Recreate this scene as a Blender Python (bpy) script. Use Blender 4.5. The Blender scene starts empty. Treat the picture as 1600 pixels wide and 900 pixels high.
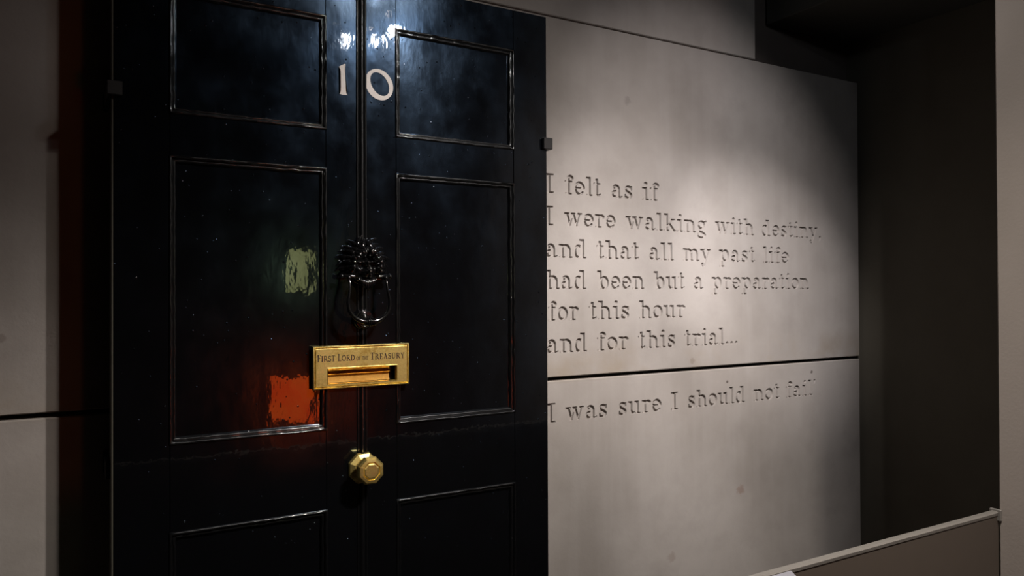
import bpy, bmesh, math, random
import numpy as np
from mathutils import Vector, Matrix, geometry
PI = math.pi
SC = bpy.context.scene
COL = SC.collection
random.seed(7); RNG = np.random.default_rng(7)

# ------------------------------------------------------------------ camera
cam_d = bpy.data.cameras.new('camera'); cam = bpy.data.objects.new('camera', cam_d); COL.objects.link(cam)
SC.camera = cam
cam_d.sensor_fit = 'HORIZONTAL'; cam_d.sensor_width = 36.0; cam_d.lens = 36.0 * 1190.05 / 1600.0
cam_d.clip_start = 0.02
YAW, PITCH, ROLL = 0.52957, 0.00845, -0.00405
cy_, sy_, cp_, sp_ = math.cos(YAW), math.sin(YAW), math.cos(PITCH), math.sin(PITCH)
F_ = Vector((sy_ * cp_, cy_ * cp_, sp_)); R0 = Vector((cy_, -sy_, 0)); U0 = R0.cross(F_)
R_ = math.cos(ROLL) * R0 + math.sin(ROLL) * U0; U_ = -math.sin(ROLL) * R0 + math.cos(ROLL) * U0
M = Matrix((R_, U_, -F_)).transposed().to_4x4(); M.translation = Vector((-0.63714, -1.82847, 1.42))
cam.matrix_world = M

# ------------------------------------------------------------------ world, lamps, exposure
w = bpy.data.worlds.new('world'); SC.world = w; w.use_nodes = True
w.node_tree.nodes['Background'].inputs[0].default_value = (0.9, 0.85, 0.8, 1)
w.node_tree.nodes['Background'].inputs[1].default_value = 0.0
SC.view_settings.view_transform = 'Standard'; SC.view_settings.look = 'None'
SC.view_settings.gamma = 1.0; SC.view_settings.use_curve_mapping = False
SC.view_settings.exposure = 0.0

# position, aim, watts, colour, radius, cone in degrees, blend
LAMPS = [
    ((0.69, -1.50, 2.635), (0.238, 0.15, -0.208), 178, (1.0, 0.91, 0.84), 0.018, 84.0, 1.0),
    ((0.61, -1.50, 2.575), (1.066, 0.15, 1.415), 114, (1.0, 0.93, 0.91), 0.018, 38.4, 1.0),
    ((0.47, -1.50, 2.565), (1.604, 0.15, 1.461), 182, (1.0, 0.93, 0.91), 0.018, 25.2, 1.0),
    ((0.574, -1.563, 3.259), (1.329, 0.15, 1.632), 122, (1.0, 0.93, 0.92), 0.008, 39.5, 1.0),
    ((0.682, -1.811, 3.017), (0.208, 0.15, -0.509), 126, (1.0, 0.90, 0.80), 0.060, 93.6, 1.0),
]

# ------------------------------------------------------------------ helpers
def tag(o, label=None, cat=None, group=None, kind=None):
    if label: o['label'] = label
    if cat: o['category'] = cat
    if group: o['group'] = group
    if kind: o['kind'] = kind
    return o
def empty(name, loc=(0, 0, 0)):
    o = bpy.data.objects.new(name, None); COL.objects.link(o); o.location = loc; o.empty_display_size = .05
    return o
def link(name, me, mat=None, parent=None):
    if mat and not me.materials: me.materials.append(mat)
    o = bpy.data.objects.new(name, me); COL.objects.link(o)
    if parent:
        o.parent = parent
        p = parent; off = Vector((0, 0, 0))
        while p: off += p.location; p = p.parent
        o.location = -off
    return o
def obj(name, bm, mat, parent=None, smooth=False, sharp=None):
    me = bpy.data.meshes.new(name); bmesh.ops.recalc_face_normals(bm, faces=bm.faces[:]); bm.to_mesh(me); bm.free()
    if smooth:
        me.polygons.foreach_set('use_smooth', [True] * len(me.polygons))
        if sharp: me.set_sharp_from_angle(angle=math.radians(sharp))
    return link(name, me, mat, parent)
def box(bm, x0, x1, y0, y1, z0, z1, bev=0.0, seg=1):
    r = bmesh.ops.create_cube(bm, size=1.0, matrix=Matrix.Translation(((x0+x1)/2, (y0+y1)/2, (z0+z1)/2)) @ Matrix.Diagonal((x1-x0, y1-y0, z1-z0, 1)))
    if bev:
        es = set()
        for v in r['verts']: es.update(v.link_edges)
        bmesh.ops.bevel(bm, geom=list(es), offset=bev, segments=seg, affect='EDGES', profile=0.5)
def mbox(name, mat, dims, parent=None, bev=0.0, seg=1, smooth=False):
    bm = bmesh.new(); box(bm, *dims, bev=bev, seg=seg); return obj(name, bm, mat, parent, smooth, 40 if smooth else None)
def loft(bm, rings, closed_ring=True, cap=True, close_loop=False):
    vs = [[bm.verts.new(p) for p in r] for r in rings]
    n = len(vs[0]); m = len(vs)
    for i in range(m if close_loop else m - 1):
        a, b = vs[i], vs[(i + 1) % m]
        for j in range(n if closed_ring else n - 1):
            k = (j + 1) % n
            bm.faces.new((a[j], a[k], b[k], b[j]))
    if cap and closed_ring and not close_loop:
        bm.faces.new(vs[0][::-1]); bm.faces.new(vs[-1])
def tube(bm, pts, radii, n=12, flat=1.0, up=Vector((0, -1, 0))):
    pts = [Vector(p) for p in pts]; rings = []
    for i, p in enumerate(pts):
        t = (pts[min(i + 1, len(pts) - 1)] - pts[max(i - 1, 0)]).normalized()
        s = t.cross(up)
        if s.length < 1e-4: s = t.cross(Vector((0, 0, 1)))
        s.normalize(); q = s.cross(t).normalized(); r = radii[i]
        rings.append([p + s * math.cos(a) * r + q * math.sin(a) * r * flat for a in [2 * PI * k / n for k in range(n)]])
    loft(bm, rings)
def spline(P, n):
    P = [Vector(p) for p in P]; P = [2 * P[0] - P[1]] + P + [2 * P[-1] - P[-2]]; out = []
    for i in range(1, len(P) - 2):
        for k in range(n):
            t = k / n; a, b, c, d = P[i-1:i+3]
            out.append(.5 * ((2*b) + (c-a)*t + (2*a-5*b+4*c-d)*t*t + (3*b-a-3*c+d)*t**3))
    out.append(P[-2]); return out
def lathe_y(bm, prof, cx, cz, n=32, phase=0.0):      # prof: list of (radius, y); axis along y
    rings = [[(cx + r * math.cos(2*PI*k/n + phase), y, cz + r * math.sin(2*PI*k/n + phase)) for k in range(n)] for r, y in prof]
    loft(bm, rings)

# ------------------------------------------------------------------ materials
def mat_new(name):
    m = bpy.data.materials.new(name); m.use_nodes = True; nt = m.node_tree
    b = nt.nodes['Principled BSDF']; return m, nt, b
def nd(nt, t, **kw):
    n = nt.nodes.new(t)
    for k, v in kw.items():
        if k in n.inputs.keys(): n.inputs[k].default_value = v
        else: setattr(n, k, v)
    return n
def coords(nt, scale=(1, 1, 1), src='Object'):
    tc = nd(nt, 'ShaderNodeTexCoord'); mp = nd(nt, 'ShaderNodeMapping'); mp.inputs['Scale'].default_value = scale
    nt.links.new(tc.outputs[src], mp.inputs[0]); return mp.outputs[0]
def world_coords(nt, scale=(1, 1, 1)):
    g = nd(nt, 'ShaderNodeNewGeometry'); mp = nd(nt, 'ShaderNodeMapping'); mp.inputs['Scale'].default_value = scale
    nt.links.new(g.outputs['Position'], mp.inputs[0]); return mp.outputs[0]
def noise(nt, v, scale, detail=4, rough=.5):
    n = nd(nt, 'ShaderNodeTexNoise'); n.inputs['Scale'].default_value = scale; n.inputs['Detail'].default_value = detail
    n.inputs['Roughness'].default_value = rough; nt.links.new(v, n.inputs['Vector']); return n.outputs['Fac']
def ramp(nt, v, stops):
    r = nd(nt, 'ShaderNodeValToRGB'); e = r.color_ramp.elements
    while len(e) < len(stops): e.new(.5)
    for i, (p, c) in enumerate(stops):
        e[i].position = p; e[i].color = (*c, 1) if isinstance(c, tuple) else (c, c, c, 1)
    nt.links.new(v, r.inputs[0]); return r.outputs[0]
def mix(nt, a, b, f, mode='MIX'):
    m = nd(nt, 'ShaderNodeMix', data_type='RGBA', blend_type=mode)
    for s, x in ((m.inputs[0], f), (m.inputs[6], a), (m.inputs[7], b)):
        if hasattr(x, 'is_output'): nt.links.new(x, s)
        else: s.default_value = x if isinstance(x, (int, float)) else (*x, 1)
    return m.outputs[2]
def math_(nt, op, a, b=0.0):
    m = nd(nt, 'ShaderNodeMath', operation=op)
    for s, x in ((m.inputs[0], a), (m.inputs[1], b)):
        if hasattr(x, 'is_output'): nt.links.new(x, s)
        else: s.default_value = x
    return m.outputs[0]
def bump(nt, bsdf, h, strength, dist, normal=None, slot='Normal'):
    b = nd(nt, 'ShaderNodeBump'); b.inputs['Strength'].default_value = strength; b.inputs['Distance'].default_value = dist
    nt.links.new(h, b.inputs['Height'])
    if normal: nt.links.new(normal, b.inputs['Normal'])
    if bsdf: nt.links.new(b.outputs[0], bsdf.inputs[slot])
    return b.outputs[0]

def concrete():
    m, nt, b = mat_new('cast_concrete'); L = nt.links
    v = world_coords(nt)
    big = noise(nt, v, 1.7, 5, .55); mid = noise(nt, v, 6.0, 6, .6)
    streak = noise(nt, world_coords(nt, (9, 1, .7)), 2.0, 4, .5)
    fine = noise(nt, v, 160, 3, .6)
    c = mix(nt, (.300, .272, .247), (.44, .407, .382), ramp(nt, big, [(.36, 0.), (.62, 1.)]))
    c = mix(nt, c, (.25, .225, .205), math_(nt, 'MULTIPLY', ramp(nt, mid, [(.5, 0.), (.72, 1.)]), .35))
    c = mix(nt, c, (.44, .41, .39), math_(nt, 'MULTIPLY', ramp(nt, streak, [(.45, 0.), (.7, 1.)]), .28))
    c = mix(nt, c, (.33, .31, .30), math_(nt, 'MULTIPLY', fine, .3))
    # ochre tide mark above the lower joint, and small knocks in the face
    sep = nd(nt, 'ShaderNodeSeparateXYZ'); L.new(v, sep.inputs[0])
    zz = sep.outputs[2]
    band = math_(nt, 'MULTIPLY', ramp(nt, zz, [(0, 0.), (1, 1.)]), 0)
    mr = nd(nt, 'ShaderNodeMapRange', interpolation_type='SMOOTHSTEP'); L.new(zz, mr.inputs[0])
    mr.inputs[1].default_value = 1.30; mr.inputs[2].default_value = 1.17
    mr2 = nd(nt, 'ShaderNodeMapRange'); L.new(zz, mr2.inputs[0]); mr2.inputs[1].default_value = 1.14; mr2.inputs[2].default_value = 1.16
    st = math_(nt, 'MULTIPLY', math_(nt, 'MULTIPLY', mr.outputs[0], mr2.outputs[0]), ramp(nt, noise(nt, v, 4.5, 4, .6), [(.42, 0.), (.62, 1.)]))
    c = mix(nt, c, (.30, .245, .18), math_(nt, 'MULTIPLY', st, .55))
    for (x, z, r, col, a) in ((1.482, .705, .022, (.27, .20, .17), .7), (.965, 2.06, .016, (.2, .18, .17), .45), (1.418, 1.102, .006, (.09, .07, .06), .9),
                              (1.875, 1.113, .007, (.09, .07, .06), .8), (1.25, 1.185, .012, (.2, .16, .13), .5), (1.15, .52, .02, (.28, .23, .2), .45), (-.76, 1.33, .012, (.2, .17, .15), .5)):
        d = nd(nt, 'ShaderNodeVectorMath', operation='DISTANCE'); L.new(v, d.inputs[0]); d.inputs[1].default_value = (x, .15, z)
        dd = math_(nt, 'ADD', d.outputs['Value'], math_(nt, 'MULTIPLY', math_(nt, 'SUBTRACT', noise(nt, v, 60, 3, .6), .5), r * 1.6))
        mk = nd(nt, 'ShaderNodeMapRange', interpolation_type='SMOOTHSTEP'); L.new(dd, mk.inputs[0])
        mk.inputs[1].default_value = r * 1.1; mk.inputs[2].default_value = r * .5
        c = mix(nt, c, col, math_(nt, 'MULTIPLY', mk.outputs[0], a))
    L.new(c, b.inputs['Base Color']); b.inputs['Roughness'].default_value = .82
    b.inputs['Specular IOR Level'].default_value = .25
    n1 = bump(nt, None, fine, .25, .0006)
    bump(nt, b, noise(nt, v, 9, 6, .6), .5, .004, n1)
    return m
def plaster(name, c1, c2, scale=3, rough=.9, bumpd=.0008):
    m, nt, b = mat_new(name); v = world_coords(nt)
    nt.links.new(mix(nt, c1, c2, ramp(nt, noise(nt, v, scale, 5, .6), [(.35, 0.), (.65, 1.)])), b.inputs['Base Color'])
    b.inputs['Roughness'].default_value = rough; b.inputs['Specular IOR Level'].default_value = .2
    bump(nt, b, noise(nt, v, 140, 3, .6), .4, bumpd); return m
def gloss_paint():
    m, nt, b = mat_new('black_gloss_paint'); L = nt.links
    v = world_coords(nt)
    smudge = ramp(nt, noise(nt, v, 7, 6, .62), [(.40, 0.), (.68, 1.)])
    b.inputs['Base Color'].default_value = (.0022, .0023, .0028, 1)
    sl = nd(nt, 'ShaderNodeMapRange'); L.new(ramp(nt, noise(nt, world_coords(nt, (1, 1, .6)), 11, 6, .6), [(.38, 0.), (.66, 1.)]), sl.inputs[0]); sl.inputs[3].default_value = .26; sl.inputs[4].default_value = .95; L.new(sl.outputs[0], b.inputs['Specular IOR Level'])
    b.inputs['Specular Tint'].default_value = (.38, .62, 1, 1)
    rr = nd(nt, 'ShaderNodeMapRange'); L.new(smudge, rr.inputs[0]); rr.inputs[3].default_value = .15; rr.inputs[4].default_value = .235
    L.new(rr.outputs[0], b.inputs['Roughness'])
    b.inputs['Coat Weight'].default_value = 1.0; b.inputs['Coat IOR'].default_value = 1.5
    cr = nd(nt, 'ShaderNodeMapRange'); L.new(smudge, cr.inputs[0]); cr.inputs[3].default_value = .018; cr.inputs[4].default_value = .05
    L.new(cr.outputs[0], b.inputs['Coat Roughness'])
    # slow unevenness of many coats, brush drag down the door, and dust nibs in the varnish
    wav = noise(nt, world_coords(nt, (1, 1, .55)), 26, 3, .5)
    drag = noise(nt, world_coords(nt, (1, 1, .05)), 240, 2, .5)
    vo = nd(nt, 'ShaderNodeTexVoronoi', feature='F1'); L.new(v, vo.inputs['Vector']); vo.inputs['Scale'].default_value = 42
    vo.inputs['Randomness'].default_value = 1
    nib = nd(nt, 'ShaderNodeMapRange', interpolation_type='SMOOTHSTEP'); L.new(vo.outputs['Distance'], nib.inputs[0])
    nib.inputs[1].default_value = .10; nib.inputs[2].default_value = .02
    n0 = bump(nt, None, wav, .35, .0012)
    n1 = bump(nt, None, drag, .06, .0003, n0)
    n2 = bump(nt, None, nib.outputs[0], .8, .0012, n1)
    L.new(n2, b.inputs['Normal']); L.new(n2, b.inputs['Coat Normal'])
    return m
def moulding_paint(base):
    m = base.copy(); m.name = 'black_gloss_moulding_paint'; nt = m.node_tree
    for n in nt.nodes:
        if n.type == 'BSDF_PRINCIPLED':
            n.inputs['Coat IOR'].default_value = 1.75
            n.inputs['Specular Tint'].default_value = (.9, .95, 1, 1)
            for l in list(n.inputs['Roughness'].links) + list(n.inputs['Specular IOR Level'].links) + list(n.inputs['Coat Roughness'].links): nt.links.remove(l)
            n.inputs['Roughness'].default_value = .33; n.inputs['Specular IOR Level'].default_value = .5; n.inputs['Coat Roughness'].default_value = .10
        if n.type == 'TEX_NOISE' and abs(n.inputs['Scale'].default_value - 26) < .1: n.inputs['Scale'].default_value = 95
    return m
def simple(name, col, rough=.5, metal=0., spec=.5, coat=0.):
    m, nt, b = mat_new(name); v = world_coords(nt)
    c2 = tuple(x * .88 for x in col)
    nt.links.new(mix(nt, col, c2, noise(nt, v, 25, 4, .6)), b.inputs['Base Color'])
    b.inputs['Roughness'].default_value = rough; b.inputs['Metallic'].default_value = metal
    b.inputs['Specular IOR Level'].default_value = spec; b.inputs['Coat Weight'].default_value = coat
    b.inputs['Coat Roughness'].default_value = .03; return m
def brass(name='polished_brass', rough=(.40, .56), c1=(1.0, .82, .30), c2=(.46, .30, .08)):
    m, nt, b = mat_new(name); L = nt.links; v = world_coords(nt)
    t = ramp(nt, noise(nt, v, 42, 6, .7), [(.40, 0.), (.64, 1.)])
    L.new(mix(nt, c1, c2, t), b.inputs['Base Color']); b.inputs['Metallic'].default_value = 1
    r = nd(nt, 'ShaderNodeMapRange'); L.new(t, r.inputs[0]); r.inputs[3].default_value = rough[0]; r.inputs[4].default_value = rough[1]
    L.new(r.outputs[0], b.inputs['Roughness'])
    n1 = bump(nt, None, noise(nt, world_coords(nt, (.15, 1, 1)), 420, 2, .5), .12, .0003)
    bump(nt, b, noise(nt, v, 34, 4, .6), .35, .0012, n1); return m
def emit(name, c, s, c2=None):
    m, nt, b = mat_new(name); b.inputs['Base Color'].default_value = (.02, .02, .02, 1)
    v = world_coords(nt)
    e = mix(nt, c, c2 or tuple(x * .6 for x in c), ramp(nt, noise(nt, v, 5, 3, .5), [(.35, 0.), (.65, 1.)]))
    nt.links.new(e, b.inputs['Emission Color']); b.inputs['Emission Strength'].default_value = s; return m

CONC = concrete()
PAINT = gloss_paint(); PAINT_M = moulding_paint(PAINT)
BRASS = brass(); BRASS_DULL = brass('aged_brass', (.4, .55), (.80, .45, .12), (.5, .26, .06))
WALL = plaster('dark_taupe_wall_paint', (.098, .088, .070), (.112, .102, .082))
PILLAR = plaster('grey_beige_wall_paint', (.30, .265, .235), (.34, .30, .27), 1.5)
BACKW = plaster('rough_backing_wall', (.10, .085, .078), (.14, .12, .11))
CEIL = plaster('charcoal_ceiling_paint', (.055, .053, .046), (.065, .062, .055))
FLOOR = plaster('dark_carpet_tile', (.035, .032, .03), (.06, .055, .05), 30, .95, .002)
ROOM = plaster('dim_gallery_paint', (.075, .067, .058), (.095, .085, .074))
WHITE = simple('cream_white_numeral_paint', (.95, .86, .80), .38, 0., 1.)
EDGE = simple('bare_door_edge_wood', (.075, .072, .055), .7)
CLAMP = simple('dark_grey_bracket_steel', (.020, .019, .020), .5, 0., .4)
IRON = simple('black_enamelled_iron', (.004, .004, .0045), .16, 0., .8, 1.)
RAIL_B = simple('dark_brown_barrier_board', (.070, .056, .045), .55, 0., .4)
RAIL_T = simple('satin_grey_rail_edge', (.17, .16, .145), .35, 0., .5)
CAPT = simple('pale_grey_caption_print', (.22, .22, .25), .4)
RECESS_SHADE = simple('brown_painted_recess_shade', (.03, .012, .004), .6)  # dark brown stands in for the shade inside engraved plate letters
BLACKM = simple('black_lamp_metal', (.02, .02, .02), .4)
LENS = emit('lamp_lens_glow', (.88, .94, 1), 90, (.85, .92, 1)); LENS_DIM = emit('lamp_lens_faint_glow', (1, .95, .9), 6)

# ------------------------------------------------------------------ lettering engine
# a glyph is a union of simple strokes; its outline is traced from the distance field, so every engraved edge is real geometry
S_, XH, TS = .17, .72, .09      # stem, x-height, serif thickness
def arc(cx, cy, rx, ry, a0, a1, w0, w1=None): return ('a', cx, cy, rx, ry, a0, a1, w0, w0 if w1 is None else w1)
def st(x, y0, y1, bl=1, br=1, tl=0, tr=0, w=S_):
    out = [('r', x, x + w, y0, y1)]
    e = .10
    if bl or br: out.append(('r', x - e * bl, x + w + e * br, y0, y0 + TS))
    if tl or tr: out.append(('r', x - e * 1.2 * tl, x + w + e * tr, y1 - TS, y1))
    return out
G = {
 'I': (.55, st(.19, 0, 1, 1.3, 1.3, 1.1, 1.3)),
 'l': (.46, st(.15, 0, 1, 1, 1, 1)),
 'i': (.46, st(.15, 0, XH, 1, 1, 1) + [('c', .235, .91, .105)]),
 'h': (.86, st(.15, 0, 1, 1, .8, 1) + st(.56, 0, .46, .8, 1) + [arc(.44, .46, .205, .20, 10, 165, .075, .06)]),
 'n': (.86, st(.15, 0, XH, 1, .8, 1) + st(.56, 0, .46, .8, 1) + [arc(.44, .46, .205, .20, 10, 165, .075, .06)]),
 'm': (1.24, st(.15, 0, XH, 1, .6, 1) + st(.53, 0, .46, .6, .6) + st(.93, 0, .46, .6, 1) + [arc(.43, .46, .185, .20, 10, 165, .07, .055), arc(.83, .46, .185, .20, 10, 165, .07, .055)]),
 'u': (.86, st(.13, .26, XH, 0, 0, 1) + st(.54, 0, XH, 0, 1, 1) + [arc(.38, .26, .165, .19, 180, 330, .085, .06)]),
 'r': (.66, st(.15, 0, XH, 1, 1.2, 1) + [arc(.44, .44, .17, .22, 40, 160, .075, .055), ('c', .53, .56, .10)]),
 'a': (.76, [arc(.29, .21, .17, .145, 30, 330, .07), ('r', .41, .58, .06, .5), arc(.33, .5, .165, .165, 0, 150, .075, .06), ('c', .20, .52, .095), arc(.60, .15, .10, .10, 180, 330, .06, .04), ('l', .30, .36, .5, .42, .055)]),
 'd': (.86, [arc(.33, .35, .205, .30, 0, 360, .07), ('r', .50, .67, 0, 1), ('r', .37, .6, 1 - TS, 1), ('r', .58, .79, 0, TS)]),
 'b': (.84, [arc(.49, .35, .205, .30, 0, 360, .07), ('r', .14, .31, 0, 1), ('r', .02, .25, 1 - TS, 1)]),
 'p': (.86, [arc(.50, .37, .205, .30, 0, 360, .07), ('r', .15, .32, -.30, XH), ('r', .03, .25, XH - TS, XH), ('r', .05, .43, -.30, -.30 + TS)]),
 'o': (.74, [arc(.37, .36, .25, .295, 0, 360, .078)]),
 'e': (.72, [arc(.36, .36, .245, .295, 0, 318, .076, .06), ('r', .14, .64, .335, .42)]),
 's': (.64, [arc(.32, .525, .155, .135, 50, 270, .068), arc(.32, .20, .17, .145, -130, 90, .072), ('r', .46, .55, .46, .70), ('r', .09, .18, .02, .26)]),
 'f': (.54, st(.15, 0, .80, 1, 1.2) + [arc(.36, .78, .135, .165, 30, 180, .07, .085), ('c', .46, .85, .09), ('r', .02, .47, XH - TS, XH)]),
 't': (.52, [('r', .14, .31, .18, .94), ('r', .02, .45, XH - TS, XH), arc(.33, .19, .115, .13, 180, 330, .08, .05)]),
 'k': (.86, st(.15, 0, 1, 1, .6, 1) + [('l', .28, .30, .62, .67, .05), ('l', .38, .42, .68, .05, .085), ('r', .48, .78, XH - TS, XH), ('r', .55, .84, 0, TS)]),
 'w': (1.14, [('l', .17, .70, .37, .02, .08), ('l', .37, .02, .56, .66, .045), ('l', .56, .70, .76, .02, .08), ('l', .76, .02, .96, .68, .045), ('r', .02, .34, XH - TS, XH), ('r', .42, .70, XH - TS, XH), ('r', .82, 1.10, XH - TS, XH)]),
 'y': (.84, [('l', .19, .68, .43, .06, .08), ('l', .67, .68, .34, -.18, .045), ('r', .02, .37, XH - TS, XH), ('r', .52, .82, XH - TS, XH), arc(.26, -.17, .09, .10, -150, 10, .05), ('c', .18, -.16, .09)]),
 'g': (.78, [arc(.34, .46, .19, .20, 0, 360, .066), arc(.36, -.13, .24, .14, 0, 360, .06), ('l', .22, .25, .20, .10, .06), ('l', .20, .06, .46, .03, .07), ('l', .48, .60, .66, .68, .05), ('c', .67, .66, .07)]),
 ',': (.36, [('c', .17, .09, .10), ('l', .22, .06, .13, -.15, .045)]),
 '.': (.34, [('c', .16, .09, .10)]),
 "'": (.26, [('c', .13, .93, .085), ('l', .17, .90, .10, .72, .04)]),
}
def cap(w, *p): return (w, list(p))
T2 = .05
G2 = {   # roman capitals for the brass plate
 'F': cap(.62, ('r', .12, .27, 0, 1), ('r', .05, .34, 0, T2), ('r', .05, .56, 1 - T2*1.4, 1), ('r', .50, .56, .80, 1), ('r', .2, .46, .47, .54), ('r', .42, .47, .40, .62)),
 'I': cap(.38, ('r', .11, .27, 0, 1), ('r', .04, .34, 0, T2), ('r', .04, .34, 1 - T2, 1)),
 'R': cap(.78, ('r', .12, .27, 0, 1), ('r', .05, .34, 0, T2), ('r', .05, .3, 1 - T2, 1), arc(.33, .73, .21, .235, -90, 90, .055), ('r', .2, .36, .93, 1), ('r', .2, .36, .46, .53), ('l', .36, .5, .70, .02, .075), ('r', .6, .78, 0, T2)),
 'S': cap(.60, arc(.30, .73, .17, .21, 50, 270, .06), arc(.30, .28, .20, .235, -130, 90, .065), ('r', .45, .5, .7, .95), ('r', .07, .12, .05, .3)),
 'T': cap(.70, ('r', .27, .43, 0, 1), ('r', .19, .51, 0, T2), ('r', .03, .67, 1 - T2*1.4, 1), ('r', .03, .08, .8, 1), ('r', .62, .67, .8, 1)),
 'L': cap(.62, ('r', .12, .27, 0, 1), ('r', .05, .34, 1 - T2, 1), ('r', .05, .58, 0, T2*1.4), ('r', .53, .58, 0, .22)),
 'O': cap(.86, arc(.43, .5, .33, .44, 0, 360, .065), arc(.36, .5, .24, .38, 120, 240, .06), arc(.5, .5, .24, .38, -60, 60, .06)),
 'D': cap(.82, ('r', .12, .27, 0, 1), ('r', .05, .36, 0, T2*1.3), ('r', .05, .36, 1 - T2*1.3, 1), arc(.34, .5, .36, .44, -90, 90, .07)),
 'H': cap(.82, ('r', .12, .27, 0, 1), ('r', .05, .34, 0, T2), ('r', .05, .34, 1 - T2, 1), ('r', .55, .70, 0, 1), ('r', .48, .77, 0, T2), ('r', .48, .77, 1 - T2, 1), ('r', .2, .6, .46, .53)),
 'E': cap(.64, ('r', .12, .27, 0, 1), ('r', .05, .58, 0, T2*1.4), ('r', .05, .56, 1 - T2*1.4, 1), ('r', .51, .56, .8, 1), ('r', .53, .58, 0, .22), ('r', .2, .46, .47, .54)),
 'A': cap(.80, ('l', .38, 1, .15, .02, .035), ('l', .38, 1, .63, .02, .08), ('r', .2, .55, .3, .36), ('r', .04, .26, 0, T2), ('r', .5, .77, 0, T2)),
 'U': cap(.80, ('r', .12, .27, .35, 1), ('r', .04, .35, 1 - T2, 1), ('r', .60, .66, .35, 1), ('r', .5, .76, 1 - T2, 1), arc(.40, .33, .215, .26, 180, 360, .065, .035)),
 'Y': cap(.76, ('r', .31, .46, 0, .5), ('r', .23, .54, 0, T2), ('l', .14, .98, .39, .45, .08), ('l', .63, .98, .40, .45, .035), ('r', .02, .28, 1 - T2, 1), ('r', .5, .74, 1 - T2, 1)),
}
H = .02
def field(prims, X, Y):
    D = np.full(X.shape, 9.0)
    for p in prims:
        if p[0] == 'r':
            _, x0, x1, y0, y1 = p
            qx = np.abs(X - (x0+x1)/2) - (x1-x0)/2; qy = np.abs(Y - (y0+y1)/2) - (y1-y0)/2
            d = np.hypot(np.maximum(qx, 0), np.maximum(qy, 0)) + np.minimum(np.maximum(qx, qy), 0)
        elif p[0] == 'c': d = np.hypot(X - p[1], Y - p[2]) - p[3]
        elif p[0] == 'l':
            _, x0, y0, x1, y1, w_ = p
            L = math.hypot(x1-x0, y1-y0); ux, uy = (x1-x0)/L, (y1-y0)/L
            a = (X-(x0+x1)/2)*ux + (Y-(y0+y1)/2)*uy; c = -(X-(x0+x1)/2)*uy + (Y-(y0+y1)/2)*ux
            qx = np.abs(a) - L/2; qy = np.abs(c) - w_
            d = np.hypot(np.maximum(qx, 0), np.maximum(qy, 0)) + np.minimum(np.maximum(qx, qy), 0)
        else:
            _, cx, cy, rx, ry, a0, a1, w0, w1 = p
            n = 40; d = np.full(X.shape, 9.0)
            for i in range(n + 1):
                t = i / n; a = math.radians(a0 + (a1-a0)*t)
                d = np.minimum(d, np.hypot(X - cx - rx*math.cos(a), Y - cy - ry*math.sin(a)) - (w0 + (w1-w0)*t))
        D = np.minimum(D, d)
    return D
def trace(prims, width, h=H):
    xs = np.arange(-.2, width + .24, h); ys = np.arange(-.44, 1.16, h)
    X, Y = np.meshgrid(xs, ys, indexing='ij'); D = field(prims, X, Y); D[np.abs(D) < 1e-4] = 1e-4
    segs = {}
    def ip(i, j, k, l):
        key = (i, j, k, l) if (i, j) < (k, l) else (k, l, i, j)
        return key
    def pos(key):
        i, j, k, l = key; a, b = D[i, j], D[k, l]; t = a / (a - b)
        return (xs[i] + (xs[k]-xs[i])*t, ys[j] + (ys[l]-ys[j])*t)
    B = D < 0
    for i in range(len(xs)-1):
        for j in range(len(ys)-1):
            c = (B[i, j], B[i+1, j], B[i+1, j+1], B[i, j+1])
            if all(c) or not any(c): continue
            P = [(i, j), (i+1, j), (i+1, j+1), (i, j+1)]
            cr = []
            for e in range(4):
                a, b = e, (e+1) % 4
                if c[a] != c[b]: cr.append((ip(*P[a], *P[b]), c[a]))
            # walk with inside on the left
            outs = [k for k, ins in cr if ins]; ins_ = [k for k, ins in cr if not ins]
            if len(cr) == 2: segs[ins_[0]] = outs[0]
            else:
                ks = [k for k, _ in cr]; fl = [f for _, f in cr]
                for q in range(4):
                    if not fl[q]: segs[ks[q]] = ks[(q+1) % 4]
    loops = []
    while segs:
        s = next(iter(segs)); lp = []; k = s
        while k in segs: lp.append(k); k = segs.pop(k)
        pts = [pos(k) for k in lp]
        # drop nearly collinear points
        keep = []
        n = len(pts)
        for q in range(n):
            a = keep[-1] if keep else pts[q-1]; b = pts[q]; c = pts[(q+1) % n]
            ar = abs((b[0]-a[0])*(c[1]-a[1]) - (b[1]-a[1])*(c[0]-a[0])); L = math.hypot(c[0]-a[0], c[1]-a[1]) + 1e-9
            if q == 0 or ar / L > .0022 or math.hypot(b[0]-a[0], b[1]-a[1]) > .12: keep.append(b)
        if len(keep) > 3: loops.append(keep)
    return loops
def sdf1(prims, P):
    P = np.array(P); return field(prims, P[:, 0], P[:, 1])
_cache = {}
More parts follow.
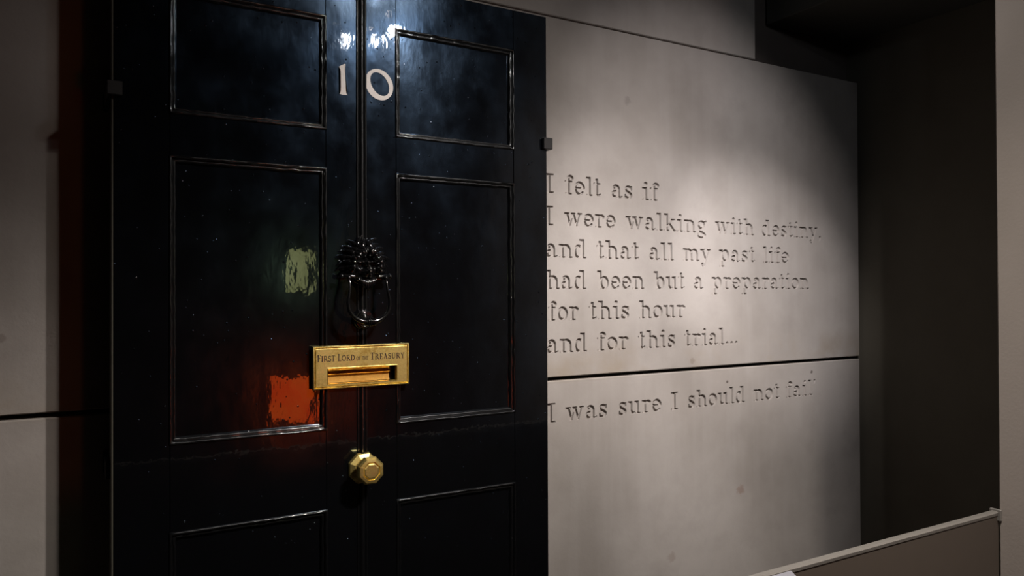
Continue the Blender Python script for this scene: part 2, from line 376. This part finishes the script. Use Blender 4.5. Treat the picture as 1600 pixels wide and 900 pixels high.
def glyph(table, ch, inset, depth, tname):
    key = (tname, ch)
    if key in _cache: return _cache[key]
    wd, pr = table[ch]; loops = trace(pr, wd); verts = []; faces = []; flo = []
    for lp in loops:
        P = np.array(lp); e = .004
        gx = (field(pr, P[:, 0]+e, P[:, 1]) - field(pr, P[:, 0]-e, P[:, 1])); gy = (field(pr, P[:, 0], P[:, 1]+e) - field(pr, P[:, 0], P[:, 1]-e))
        Lg = np.hypot(gx, gy) + 1e-9; Q = P - inset * np.stack([gx/Lg, gy/Lg], 1)
        b0 = len(verts); n = len(P)
        verts += [(x, 0, y) for x, y in P]; verts += [(x, depth, y) for x, y in Q]
        for i in range(n):
            k = (i+1) % n; faces.append((b0+i, b0+k, b0+n+k, b0+n+i))
        flo.append(Q)
    fv = [tuple(q) for Q in flo for q in Q]; ed = []; o = 0
    for Q in flo:
        n = len(Q); ed += [(o+i, o+(i+1) % n) for i in range(n)]; o += n
    r = geometry.delaunay_2d_cdt([Vector(v) for v in fv], ed, [], 0, 1e-6)
    b0 = len(verts); V = [tuple(v) for v in r[0]]; verts += [(x, depth, y) for x, y in V]
    cen = [tuple(np.mean([V[i] for i in f], axis=0)) for f in r[2]]
    if cen:
        dd = sdf1(pr, cen)
        for f, d in zip(r[2], dd):
            if d < -inset * .5: faces.append(tuple(b0+i for i in f))
    me = bpy.data.meshes.new('letter_' + ch if ch.isalpha() else 'punctuation'); me.from_pydata(verts, [], faces)
    _cache[key] = (me, loops, wd, pr); return _cache[key]

# ------------------------------------------------------------------ the room
def struct(o, kind='structure'): o['kind'] = kind; return o
GY = .15
struct(mbox('floor', FLOOR, (-4, 5, -6.2, .6, -.1, 0)))
struct(mbox('ceiling', ROOM, (-4, 5, -6.2, .6, 3.6, 3.7)))
struct(mbox('wall_left', ROOM, (-3.7, -3.6, -6.1, .5, 0, 3.6)))
struct(mbox('wall_rear', ROOM, (-3.6, 4.9, -6.2, -6.1, 0, 3.6)))
struct(mbox('wall_right', WALL, (2.185, 2.30, -3.6, .21, 0, 3.6)))
wb = struct(mbox('wall_back', BACKW, (-3.6, 4.9, .212, .4, 0, 3.6)))
soff = struct(mbox('trim_1', CEIL, (1.69, 2.175, -1.9, .200, 2.455, 3.58), bev=.003))
soff['label'] = 'dark soffit above the recess to the right of the lettered wall'
struct(mbox('wall_near_right', PILLAR, (1.292, 1.50, -4.2, -.838, 0, 3.6), bev=.003))

# ------------------------------------------------------------------ concrete panels and engraved words
PX0, PX1 = -3.4, 2.1713
LINES = [
 (1.7349, [('I', .6315, .6748), ('felt', .7158, .8559), ('as', .8975, .9882), ('if', 1.0279, 1.0994)]),
 (1.6342, [('I', .6301, .6726), ('were', .7128, .9152), ('walking', .9578, 1.3238), ('with', 1.3643, 1.5596), ('destiny,', 1.6004, 1.9401)]),
 (1.5340, [('and', .642, .7986), ('that', .8382, 1.0129), ('all', 1.0553, 1.1667), ('my', 1.2093, 1.3405), ('past', 1.3813, 1.5652), ('life', 1.6081, 1.7502)]),
 (1.4355, [('had', .642, .798), ('been', .8401, 1.0337), ('but', 1.0772, 1.2159), ('a', 1.2569, 1.3043), ('preparation', 1.3445, 1.8629)]),
 (1.3375, [('for', .6513, .765), ('this', .8065, .9718), ('hour', 1.0126, 1.2171)]),
 (1.2365, [('and', .644, .7993), ('for', .8388, .9657), ('this', 1.008, 1.1724), ('trial...', 1.2141, 1.4742)]),
 (1.0215, [('I', .6346, .6771), ('was', .7142, .8783), ('sure', .9215, 1.1078), ('I', 1.1479, 1.1828), ('should', 1.2259, 1.5093), ('not', 1.5526, 1.6924), ("fail'", 1.7293, 1.8985)]),
]
CAPH = .061
placed = []     # glyph, x, z, sx, sz
for zb, words in LINES:
    for wd, x0, x1 in words:
        tot = sum(G[c][0] for c in wd) - .08
        sx = (x1 - x0) / tot; x = x0 - .04 * sx
        for c in wd:
            placed.append((c, x, zb, sx, CAPH)); x += G[c][0] * sx
INSET, DEPTH = .016, .0085
def concrete_panel(x0, x1, z0, z1, glyphs):
    me = None
    y0, y1 = GY, GY + .05
    bv = .0025
    # outline + holes, triangulated; small arris on the outer edge
    V = [(x0+bv, z0+bv), (x1-bv, z0+bv), (x1-bv, z1-bv), (x0+bv, z1-bv)]; E = [(0, 1), (1, 2), (2, 3), (3, 0)]
    mine = [g for g in glyphs if z0 < g[2] < z1]
    for c, x, z, sx, sz in mine:
        for lp in glyph(G, c, INSET, DEPTH, 'slab')[1]:
            b0 = len(V); n = len(lp); V += [(x + px*sx, z + pz*sz) for px, pz in lp]; E += [(b0+i, b0+(i+1) % n) for i in range(n)]
    # a coarse lattice of extra points keeps triangles well shaped
    if mine:
        for gx in np.arange(.55, 2.05, .1):
            for gz in np.arange(z0 + .03, z1 - .03, .1):
                ok = True
                for c, x, z, sx, sz in mine:
                    if x - .02 < gx < x + G[c][0]*sx + .02 and z - .03 < gz < z + .08: ok = False; break
                if ok: V.append((gx, gz))
    r = geometry.delaunay_2d_cdt([Vector(v) for v in V], E, [], 0, 1e-7)
    P = np.array([tuple(v) for v in r[0]]); T = [tuple(f) for f in r[2]]
    C = np.array([P[list(f)].mean(0) for f in T]); ins = np.zeros(len(T), bool)
    for c, x, z, sx, sz in mine:
        u = (C[:, 0]-x)/sx; v = (C[:, 1]-z)/sz
        m = (u > -.15) & (u < G[c][0]+.2) & (v > -.42) & (v < 1.12)
        if m.any():
            idx = np.where(m)[0]; d = field(G[c][1], u[idx], v[idx]); ins[idx[d < -.0015]] = True
    bm = bmesh.new()
    vs = [bm.verts.new((p[0], y0, p[1])) for p in P]
    for f, i in zip(T, ins):
        if not i:
            try: bm.faces.new([vs[k] for k in f])
            except ValueError: pass
    ring = lambda e, y: [(x0+e, y, z0+e), (x1-e, y, z0+e), (x1-e, y, z1-e), (x0+e, y, z1-e)]
    loft(bm, [ring(bv, y0), ring(0, y0+bv), ring(0, y1)], cap=False)
    f = [bm.verts.new(p) for p in ring(0, y1)]; bm.faces.new(f)
    o = obj('concrete_panel', bm, CONC, wb)
    for c, x, z, sx, sz in mine:
        me = glyph(G, c, INSET, DEPTH, 'slab')[0]
        if not me.materials: me.materials.append(CONC)
        l = bpy.data.objects.new('engraved_letter' if c.isalpha() else 'engraved_mark', me); COL.objects.link(l)
        l.parent = o; l.location = (x, GY, z); l.scale = (sx, 1, sz)
    return o
p1 = concrete_panel(PX0, PX1, .01, 1.1505, placed)
p2 = concrete_panel(PX0, PX1, 1.162, 2.2845, placed)
p3 = concrete_panel(PX0, 1.5735, 2.2895, 3.57, [])
p1['label'] = 'lower concrete panel engraved with one line of words'
p2['label'] = 'middle concrete panel engraved with six lines of words'
p3['label'] = 'upper concrete panel with a plain face ending short of the corner'

# ------------------------------------------------------------------ the door
DW, DZ0, DZ1 = .55, .03, 2.2146
door = empty('panelled_door', (0, 0, DZ0))
tag(door, 'tall glossy black six panelled front door clamped in front of the engraved concrete wall', 'door', kind='thing')
UO, UI = .4401, .0909
ZS = [.30, .8972, 1.0933, 1.7291, 1.8249, 2.1016]   # panel openings bottom/top pairs
DT = .05
g = .0004
for sx in (-1, 1):
    mbox('stile', PAINT, (min(sx*UO, sx*DW)+g*(sx > 0), max(sx*UO, sx*DW)-g*(sx < 0), 0, DT, DZ0, DZ1), door, .0009)
bm = bmesh.new()      # centre muntin, cut through behind the letter slot
mr4 = lambda a, b, c, d, y: [(a, y, c), (b, y, c), (b, y, d), (a, y, d)]
loft(bm, [mr4(-UI, UI, DZ0, DZ1, DT), mr4(-UI, UI, DZ0, DZ1, .0008), mr4(-UI+.0008, UI-.0008, DZ0+.0008, DZ1-.0008, 0), mr4(-.0895, .0865, 1.2045, 1.2420, 0), mr4(-.0895, .0865, 1.2045, 1.2420, .034)], cap=False)
bm.faces.new([bm.verts.new(p) for p in mr4(-.0895, .0865, 1.2045, 1.2420, .034)])
obj('muntin', bm, PAINT, door)
for (z0, z1) in ((DZ0, ZS[0]), (ZS[1], ZS[2]), (ZS[3], ZS[4]), (ZS[5], DZ1)):
    for sx in (-1, 1):
        a, b = sorted((sx*UI, sx*UO)); mbox('rail', PAINT, (a+g, b-g, .0002, DT, z0, z1), door, .0008)
mbox('door_back', EDGE, (-DW+.002, DW-.002, DT, .098, DZ0+.002, DZ1-.002), door)
mbox('edge_strip', EDGE, (-DW-.0035, -DW, .002, .098, DZ0, DZ1), door)
def wob(n, amp, seed, sm=5):
    r = np.random.default_rng(seed).normal(size=n); k = np.hanning(sm*2+1); k /= k.sum(); return np.convolve(r, k, 'same') * amp
# panel moulding: two round beads with a quirk between, swept round the opening with mitred corners
prof = [(-.0022, .0), (-.0020, -.0014), (-.0008, -.0034), (.0012, -.0042), (.0030, -.0034), (.0040, -.0012), (.0044, .0018), (.0052, .0034),
        (.0064, .0034), (.0072, .0022), (.0084, .0012), (.0100, .0014), (.0116, .0030), (.0128, .0058), (.0136, .0088), (.0140, .0100)]
mi = 0
for k in range(3):
    z0, z1 = ZS[2*k], ZS[2*k+1]
    for sx in (-1, 1):
        x0, x1 = sorted((sx*UI, sx*UO)); mi += 1
        cs = [(x0, z0, 1, 1), (x1, z0, -1, 1), (x1, z1, -1, -1), (x0, z1, 1, -1)]
        rings = []
        for c in range(4):
            a = cs[c]; b = cs[(c+1) % 4]; n = max(6, int(math.hypot(b[0]-a[0], b[1]-a[1]) / .012))
            w1, w2 = wob(n, .0006, mi*10+c, 1), wob(n, .0006, mi*10+c+5, 1)
            for i in range(n):
                t = i / n; f = 1 if i else 0; ring = []
                for o, y in prof:
                    X = (a[0]+a[2]*o)*(1-t) + (b[0]+b[2]*o)*t; Z = (a[1]+a[3]*o)*(1-t) + (b[1]+b[3]*o)*t
                    d = (w1[i]*f if 0 < o < .0135 else 0)
                    if c % 2 == 0: Z += d
                    else: X += d
                    ring.append((X, y + (w2[i]*f*.6 if 0 < o < .0135 else 0), Z))
                rings.append(ring)
        bm = bmesh.new(); loft(bm, rings, closed_ring=False, close_loop=True)
        obj('panel_moulding', bm, PAINT_M, door, True, 50)
        mbox('panel', PAINT, (x0+.002, x1-.002, .0098, .035, z0+.002, z1-.002), door)
# central bead, two fillets either side of a round
bm = bmesh.new()
bp = [(-.0135, 0), (-.0132, -.0022), (-.0112, -.0034), (-.0094, -.0026), (-.0086, .0), (-.0066, -.0012), (-.0054, -.0046), (-.0028, -.0066), (0, -.0072), (.0028, -.0066), (.0054, -.0046), (.0066, -.0012), (.0086, 0), (.0094, -.0026), (.0112, -.0034), (.0132, -.0022), (.0135, 0)]
n = 90; w1 = wob(n+1, .0004, 3, 3)
for za, zb_ in ((DZ0, 1.200), (1.285, DZ1)):
    loft(bm, [[(x + w1[i] - .001 , y, za + (zb_-za)*i/n) for x, y in bp] for i in range(n+1)], closed_ring=False)
obj('centre_bead', bm, PAINT_M, door, True, 55)

# numerals
def flat_shape(name, outer, inner, y0, y1, mat, parent):
    V = [Vector(p) for p in outer]; n = len(V); E = [(i, (i+1) % n) for i in range(n)]
    if inner:
        b0 = n; V += [Vector(p) for p in inner]; m = len(inner); E += [(b0+i, b0+(i+1) % m) for i in range(m)]
    bm = bmesh.new()
    def ringwall(L):
        a = [bm.verts.new((x, y0, z)) for x, z in L]; b = [bm.verts.new((x, y1, z)) for x, z in L]
        for i in range(len(L)):
            k = (i+1) % len(L); bm.faces.new((a[i], a[k], b[k], b[i]))
        return a, b
    if inner:
        oa, ob = ringwall(outer); ia, ib = ringwall(inner); n = len(outer)
        for A, B in ((oa, ia), (ob, ib)):
            for i in range(n):
                k = (i+1) % n; bm.faces.new((A[i], A[k], B[k], B[i]))
    else:
        oa, ob = ringwall(outer); f1 = bm.faces.new(oa); f2 = bm.faces.new(ob)
        bmesh.ops.triangulate(bm, faces=[f1, f2])
    return obj(name, bm, mat, parent)
one = [(-.059, 1.9818), (-.052, 1.9868), (-.0444, 1.9911), (-.0416, 1.9908), (-.0426, 1.9834), (-.0424, 1.965), (-.0417, 1.9519), (-.0410, 1.932), (-.0406, 1.9234), (-.0392, 1.9181), (-.0361, 1.9145), (-.047, 1.9140), (-.0580, 1.9156), (-.0550, 1.9185), (-.0538, 1.9249), (-.0536, 1.945), (-.0541, 1.9738), (-.0560, 1.9787)]
flat_shape('numeral', one, None, -.0011, .0, WHITE, door)
def ell(c, A, B, n=56): return [(c[0] + A[0]*math.cos(t) + B[0]*math.sin(t), c[1] + A[1]*math.cos(t) + B[1]*math.sin(t)) for t in [2*PI*i/n for i in range(n)]]
flat_shape('numeral', ell((.0461, 1.9522), (.0371, -.0037), (-.0002, -.0389)), ell((.0474, 1.9535), (.0252, -.0090), (-.0001, -.0276)), -.0011, .0, WHITE, door)

# letterbox
LX0, LX1, LZ0, LZ1 = -.1262, .1216, 1.1920, 1.2966
OX0, OX1, OZ0, OZ1 = -.0902, .0866, 1.2045, 1.2420
def frame_rings(bm, seq):   # seq of (x0,x1,z0,z1,y)
    loft(bm, [[(a, y, c), (b, y, c), (b, y, d), (a, y, d)] for a, b, c, d, y in seq], cap=False)
bm = bmesh.new()
def R4(e, y): return (LX0+e, LX1-e, LZ0+e, LZ1-e, y)
def O4(e, y): return (OX0-e, OX1+e, OZ0-e, OZ1+e, y)
frame_rings(bm, [R4(0, 0), R4(0, -.008), R4(.0012, -.0105), R4(.0030, -.0110), R4(.0040, -.0096), R4(.0044, -.0072), R4(.0052, -.0072), R4(.0062, -.0100), R4(.0074, -.0108), O4(.0020, -.0108), O4(.0006, -.0118), O4(0, -.0105), O4(0, .020)])
lb = obj('letterbox_plate', bm, BRASS, door, True, 30)
bm = bmesh.new()      # sprung flap inside the opening: upper leaf, bead and lower leaf leaning in
x0, x1 = OX0+.0005, OX1-.012
loft(bm, [[(x0, y, z), (x1, y, z)] for y, z in ((.003, OZ1-.0002), (.009, OZ1-.006), (.0125, 1.2285), (.0065, 1.2278), (.0050, 1.2266), (.0056, 1.2254), (.0125, 1.2246), (.0120, 1.215), (.0105, OZ0+.0002))], closed_ring=False, cap=False)
obj('flap', bm, BRASS_DULL, lb, True, 40)
mbox('slot_lining', IRON, (OX0-.001, OX1+.001, .0135, .0205, OZ0-.001, OZ1+.001), lb)
words = [('FIRST', -.1172, -.0718), ('LORD', -.0665, -.0225), ('OF', -.0195, -.0085), ('THE', -.0045, .0118), ('TREASURY', .0160, .1085)]
for wd, xa, xb in words:
    small = wd in ('OF', 'THE'); hh = .0098 if small else .0178
    adv = []
    for i, c in enumerate(wd): adv.append(G2[c][0] * (1.0 if (i == 0 or small) else .86))
    sx = (xb-xa) / sum(adv); x = xa; bm = bmesh.new()
    for i, c in enumerate(wd):
        k = 1.0 if (i == 0 or small) else .82; me, loops, wid, pr = glyph(G2, c, .003, .03, 'roman')
        tmp = bmesh.new(); tmp.from_mesh(me)
        for v in tmp.verts: v.co = Vector((x + v.co.x*sx*(k if k == 1 else .86), -.0108 + (-.00035 if v.co.y > .01 else 0), 1.2590 + v.co.z*hh*k))
        m2 = bpy.data.meshes.new('t'); tmp.to_mesh(m2); tmp.free(); bm.from_mesh(m2); bpy.data.meshes.remove(m2)
        x += adv[i]*sx
    obj('inscription', bm, RECESS_SHADE, lb)  # thin raised letters, recess shade put into their colour

# knob: octagonal rose and faceted knob
bm = bmesh.new(); lathe_y(bm, [(.0405, 0), (.0405, -.004), (.038, -.008), (.030, -.0115), (.026, -.013)], 0.001, .990, 8, PI/8)
kn = obj('knob_rose', bm, BRASS, door)
bm = bmesh.new(); lathe_y(bm, [(.020, -.012), (.0165, -.020), (.0165, -.026), (.024, -.034), (.0335, -.042), (.0355, -.050), (.0345, -.057), (.0305, -.0625), (.0235, -.0635), (.0225, -.0605), (.0205, -.0605), (.0195, -.0630), (.0165, -.0640)], 0.001, .9935, 8, PI/8)
obj('knob', bm, BRASS, kn)

# lion knocker
C0 = (0.0, 1.486)
def lion_height(x, z):      # centimetres
    def eb(cx, cz, rx, rz, d):
        q = 1 - ((x-cx)/rx)**2 - ((z-cz)/rz)**2; return np.sqrt(np.maximum(q, 0)) * d
    def ga(cx, cz, sx, sz, a): return a * np.exp(-((x-cx)/sx)**2 - ((z-cz)/sz)**2)
    h = eb(0, .6, 3.9, 4.6, 3.0)
    h = np.maximum(h, eb(0, -1.5, 2.1, 2.5, 4.0))
    for s in (-1, 1):
        h += ga(s*1.25, 1.55, .95, .38, 1.0); h += ga(s*.72, -1.75, .62, .62, .9); h += ga(s*2.2, -.3, .7, .9, .7)
        h -= ga(s*1.35, .75, .62, .42, 1.3); h += ga(s*1.35, .72, .30, .22, .9)
        h -= ga(s*1.0, -2.45, .9, .16, .9); h += ga(s*2.5, 2.4, .5, .7, .9)
        h -= ga(s*.42, -1.0, .18, .14, .7); h -= ga(s*.75, 2.3, .18, .8, .45)
    h += ga(0, .7, .42, 1.5, 1.5) + ga(0, -.85, .75, .38, 1.5)
    h -= ga(0, -1.9, .12, .5, .7); h += ga(0, -3.2, .8, .5, 1.0)
    return h
bm = bmesh.new(); nx, nz = 70, 90
grid = {}
for i in range(nx+1):
    for j in range(nz+1):
        u = -1 + 2*i/nx; v = -1 + 2*j/nz
        # square to disc keeps the rim round
        X = u*math.sqrt(1-v*v/2)*3.9; Z = v*math.sqrt(1-u*u/2)*4.6 + .3
        hgt = float(lion_height(np.array(X), np.array(Z)))
        grid[i, j] = bm.verts.new((C0[0]+X*.01, -.004 - hgt*.0102, C0[1]+Z*.0102))
for i in range(nx):
    for j in range(nz): bm.faces.new((grid[i, j], grid[i+1, j], grid[i+1, j+1], grid[i, j+1]))
kk = obj('lion_knocker', bm, IRON, door, True)
bm = bmesh.new(); rr = random.Random(4)      # mane: three tiers of curling, tapering locks
# tier: start radius, reach, count, depth at root, depth at crest, half width, lowest angle
for tier, (r0, L0, nl, yb, yt, rad, lo) in enumerate(((3.0, 4.5, 17, -.004, -.016, .0078, -38), (2.9, 3.6, 16, -.014, -.030, .0068, -30), (2.7, 2.8, 13, -.024, -.042, .0056, -10), (2.4, 2.6, 8, -.030, -.046, .0048, 30))):
    for k in range(nl):
        a = math.radians(lo + (180-2*lo)*(k+rr.uniform(-.15, .15))/(nl-1))
        ca, sa = math.cos(a), math.sin(a); sgn = 1 if ca >= 0 else -1
        L = L0*rr.uniform(.88, 1.12)*(1 + .25*max(0, sa)); pts = []; rads = []
        wav = rr.choice((-1, 1)) if abs(ca) < .3 else sgn
        h0 = math.atan2(sa*.8 + .55, ca); x_ = ca*r0*1.05; z_ = sa*r0*1.15; n_ = 12
        for i in range(n_+1):
            t = i/n_
            # heading swings outwards, then up, then hooks back over
            hd = h0 + wav*(.55*math.cos(t*PI*1.5) - .10) + sgn*(.25*t) * (1 if abs(ca) > .3 else 0)
            hd -= wav*max(0, t-.7)*4.2
            pts.append((C0[0] + x_*.0094, yb + (yt-yb)*math.sin(min(1, t*1.15)*PI) - .004*t, C0[1] + .002 + z_*.0094))
            rads.append(rad*(.35 + .65*math.sin(PI*min(1, t*1.6+.12))**.7 if t < .30 else 1.0*(1-((t-.30)/.70)**1.7)) + .0006)
            x_ += math.cos(hd)*L/n_; z_ += math.sin(hd)*L/n_
        tube(bm, spline(pts, 2), np.interp(np.linspace(0, n_, n_*2+1), range(n_+1), rads), 8, .62)
for k in range(11):      # beard under the chin
    u = (k-5)/5; x = u*.021; L = .034*(1-.7*abs(u)) + rr.uniform(-.002, .002)
    pts = [(x*.8, -.032, 1.462), (x*1.05, -.041, 1.462-L*.4), (x*.85, -.040, 1.462-L*.8), (x*.5 + rr.uniform(-.002, .002), -.034, 1.462-L*1.15)]
    tube(bm, spline(pts, 4), np.linspace(.0050, .0010, 13), 8)
obj('mane', bm, IRON, kk, True)
for s in (-1, 1):      # pivot bars either side of the mouth
    bm = bmesh.new()
    tube(bm, [(s*.030, -.034, 1.4655), (s*.040, -.034, 1.466), (s*.060, -.030, 1.466), (s*.0625, -.030, 1.466)], [.0042, .0050, .0046, .002], 14)
    r = bmesh.ops.create_uvsphere(bm, u_segments=16, v_segments=10, radius=.0062, matrix=Matrix.Translation((s*.062, -.030, 1.466)))
    lathe_y(bm, [(.0075, 0), (.0072, -.010), (.0055, -.030)], s*.052, 1.466, 16)
    obj('pivot_bar', bm, IRON, kk, True, 50)
rh = [(-.047, -.040, 1.463), (-.0470, -.046, 1.449), (-.0490, -.050, 1.428), (-.0530, -.052, 1.403), (-.0485, -.053, 1.380), (-.033, -.054, 1.363), (-.014, -.055, 1.3555), (0, -.055, 1.3545)]
rh = rh + [(-x, y, z) for x, y, z in rh[-2::-1]]
P = spline(rh, 6); n = len(P)
bm = bmesh.new(); tube(bm, P, [.0030 + .0034*math.sin(PI*i/(n-1))**2 for i in range(n)], 14)
for s in (-1, 1): bmesh.ops.create_uvsphere(bm, u_segments=16, v_segments=10, radius=.0060, matrix=Matrix.Translation((s*.047, -.041, 1.462)))
obj('ring_handle', bm, IRON, kk, True)
bm = bmesh.new()       # ribbed grip at the foot of the ring
for i in range(7):
    x = (i-3)*.0046; rr_ = .0118 - abs(i-3)*.0010
    bmesh.ops.create_uvsphere(bm, u_segments=16, v_segments=10, radius=1, matrix=Matrix.Translation((x, -.055, 1.3545)) @ Matrix.Diagonal((.0026, rr_, rr_, 1)))
obj('ribbed_grip', bm, IRON, kk, True)
bm = bmesh.new()       # striking boss with concentric ridges
pr = []
for i in range(49):
    r_ = .0260*(1-i/48); base = -.030*math.sqrt(max(0, 1-(r_/.0262)**2))
    pr.append((max(r_, .0002), base*.85 - .0013*math.cos(i*PI/4)))
lathe_y(bm, pr, 0.0, 1.360, 40)
obj('striking_boss', bm, IRON, kk, True)

# ------------------------------------------------------------------ clamps holding the door off the wall
def clamp(x, z0, z1, side, front, label):
    c = empty('mounting_clamp', (x, 0, (z0+z1)/2)); tag(c, label, 'clamp', 'clamps holding the black door')
    xo = x + side*.013
    a, b = sorted((x + side*.0045, xo))
    mbox('arm', CLAMP, (a, b, -.0005 if front else .055, GY, z0, z1), c, .001)
    if front:
        a, b = sorted((x - side*.0165, xo)); mbox('jaw', CLAMP, (a, b, -.0125, -.0006, z0, z1), c, .0012)
    a, b = sorted((x + side*.005, x + side*.016)); mbox('wall_plate', CLAMP, (a, b, GY-.006, GY, z0-.004, z1+.004), c, .001)
clamp(-DW, 1.848, 1.878, -1, True, 'dark steel clamp on the upper left edge of the black door')
clamp(DW, 1.834, 1.866, 1, True, 'dark steel clamp on the upper right edge of the black door beside the engraved words')
clamp(-DW, 1.020, 1.060, -1, False, 'dim lower bracket behind the left edge of the black door')

# ------------------------------------------------------------------ barrier with caption
bar = empty('reading_barrier', (.9, -.83, 0)); tag(bar, 'low dark brown barrier board with pale edge trim running to the wall at lower right', 'barrier')
mbox('board', RAIL_B, (-.55, 1.290, -.838, -.826, 0, .888), bar, .001)
bm = bmesh.new()
loft(bm, [[(x, -.8395, .8870), (x, -.8405, .8935), (x, -.8375, .8965), (x, -.8265, .8970), (x, -.8240, .8940), (x, -.8240, .8805)] for x in (-.55, 1.289)])
obj('edge_trim', bm, RAIL_T, bar)
mbox('end_bracket', RAIL_T, (1.284, 1.2915, -.846, -.820, .874, .901), bar, .0012)
bm = bmesh.new()      # caption plate sloping down from the trim towards the reader
cx0, cx1 = -.10, .553
top = (-.8412, .8925); d = Vector((0, -.22, -.12))
r0 = [(cx0, top[0], top[1]), (cx1, top[0], top[1]), (cx1, top[0]+d.y, top[1]+d.z), (cx0, top[0]+d.y, top[1]+d.z)]
r1 = [(x, y+.002, z-.007) for x, y, z in r0]
loft(bm, [r0, r1]); obj('caption_plate', bm, CAPT, bar)['label'] = 'pale grey sloping caption plate'

# ------------------------------------------------------------------ lamps on a suspended track
def look(o, aim): o.rotation_euler = (Vector(aim) - Vector(o.location)).to_track_quat('-Z', 'Y').to_euler()
tr = empty('lighting_track', (.6, -1.5, 2.8)); tag(tr, 'black suspended lighting track carrying the spotlights', 'track')
mbox('track_bar', BLACKM, (.2, 1.1, -1.52, -1.48, 2.79, 2.82), tr)
for x in (.25, 1.05): mbox('hanger', BLACKM, (x-.004, x+.004, -1.504, -1.496, 2.82, 3.6), tr)
for i, (loc, aim, wt, colr, rad, cone, bl) in enumerate(LAMPS):
    sd = bpy.data.lights.new('spot', 'SPOT'); so = bpy.data.objects.new('spot_beam', sd); COL.objects.link(so)
    sd.energy = wt; sd.color = colr; sd.shadow_soft_size = rad; sd.spot_size = math.radians(cone); sd.spot_blend = bl
    so.location = loc; look(so, aim)
    so.visible_camera = True
    dirv = (Vector(aim)-Vector(loc)).normalized(); q = dirv.to_track_quat('-Z', 'Y').to_matrix().to_4x4()
    t = empty('spotlight', loc); tag(t, ['black spotlight at the right end of the row of three on the low track', 'black spotlight in the middle of the row of three on the low track', 'black spotlight at the left end of the row of three on the low track', 'black spotlight hung high nearest the lettered wall', 'black spotlight hung just above the track and farthest from the lettered wall'][i], 'lamp', 'spotlights')
    bm = bmesh.new(); rings = []
    for r, z in ((.040, -.01), (.042, .0), (.042, .09), (.034, .10), (.008, .105)):
        rings.append([Vector(loc) - dirv*0 + (q @ Vector((r*math.cos(a), r*math.sin(a), z+.028))) for a in [2*PI*k/20 for k in range(20)]])
    vs = [[bm.verts.new(p) for p in r] for r in rings]
    for a in range(4):
        for k in range(20): bm.faces.new((vs[a][k], vs[a][(k+1) % 20], vs[a+1][(k+1) % 20], vs[a+1][k]))
    bm.faces.new(vs[4]); bm.faces.new(vs[1][::-1])
    obj('housing', bm, BLACKM, t, True, 40)
    rl = .036 if i == 0 else .026; bm = bmesh.new(); v_ = [bm.verts.new(Vector(loc) + q @ Vector((rl*math.cos(a), rl*math.sin(a), .022))) for a in [2*PI*k/20 for k in range(20)]]; bm.faces.new(v_)
    obj('lens', bm, LENS if i < 3 else LENS_DIM, t)
    topz = 2.79 if i < 3 else 3.6
    mbox('stem', BLACKM, (loc[0]-.004, loc[0]+.004, loc[1]-.004, loc[1]+.004, loc[2]+.06, topz), t)

# ------------------------------------------------------------------ lit exhibits behind the viewer, seen as reflections in the gloss
sh = struct(mbox('wall_partition', ROOM, (-1.5, 3.5, -4.30, -4.18, 0, 3.2)))
ex = empty('orange_display', (.88, -4.08, 0)); tag(ex, 'orange lit display box on a deep red plinth behind the viewer', 'display')
mbox('plinth', emit('red_backlit_plinth', (.55, .05, .01), .4), (.74, 1.10, -4.16, -4.0, 0, .44), ex)
mbox('lit_panel', emit('orange_backlit_panel', (1, .07, .006), 4.8, (1, .12, .012)), (.725, 1.035, -4.14, -4.0, .455, .80), ex, .004)
s2 = empty('wall_screen', (.94, -4.1, 1.45)); tag(s2, 'small greenish yellow lit screen on the partition behind the viewer', 'screen')
mbox('screen', emit('yellow_green_screen', (.75, .80, .35), 3.6, (.35, .38, .12)), (.875, 1.01, -4.15, -4.09, 1.45, 1.77), s2)
mbox('screen_frame', BLACKM, (.855, 1.03, -4.178, -4.151, 1.43, 1.79), s2)
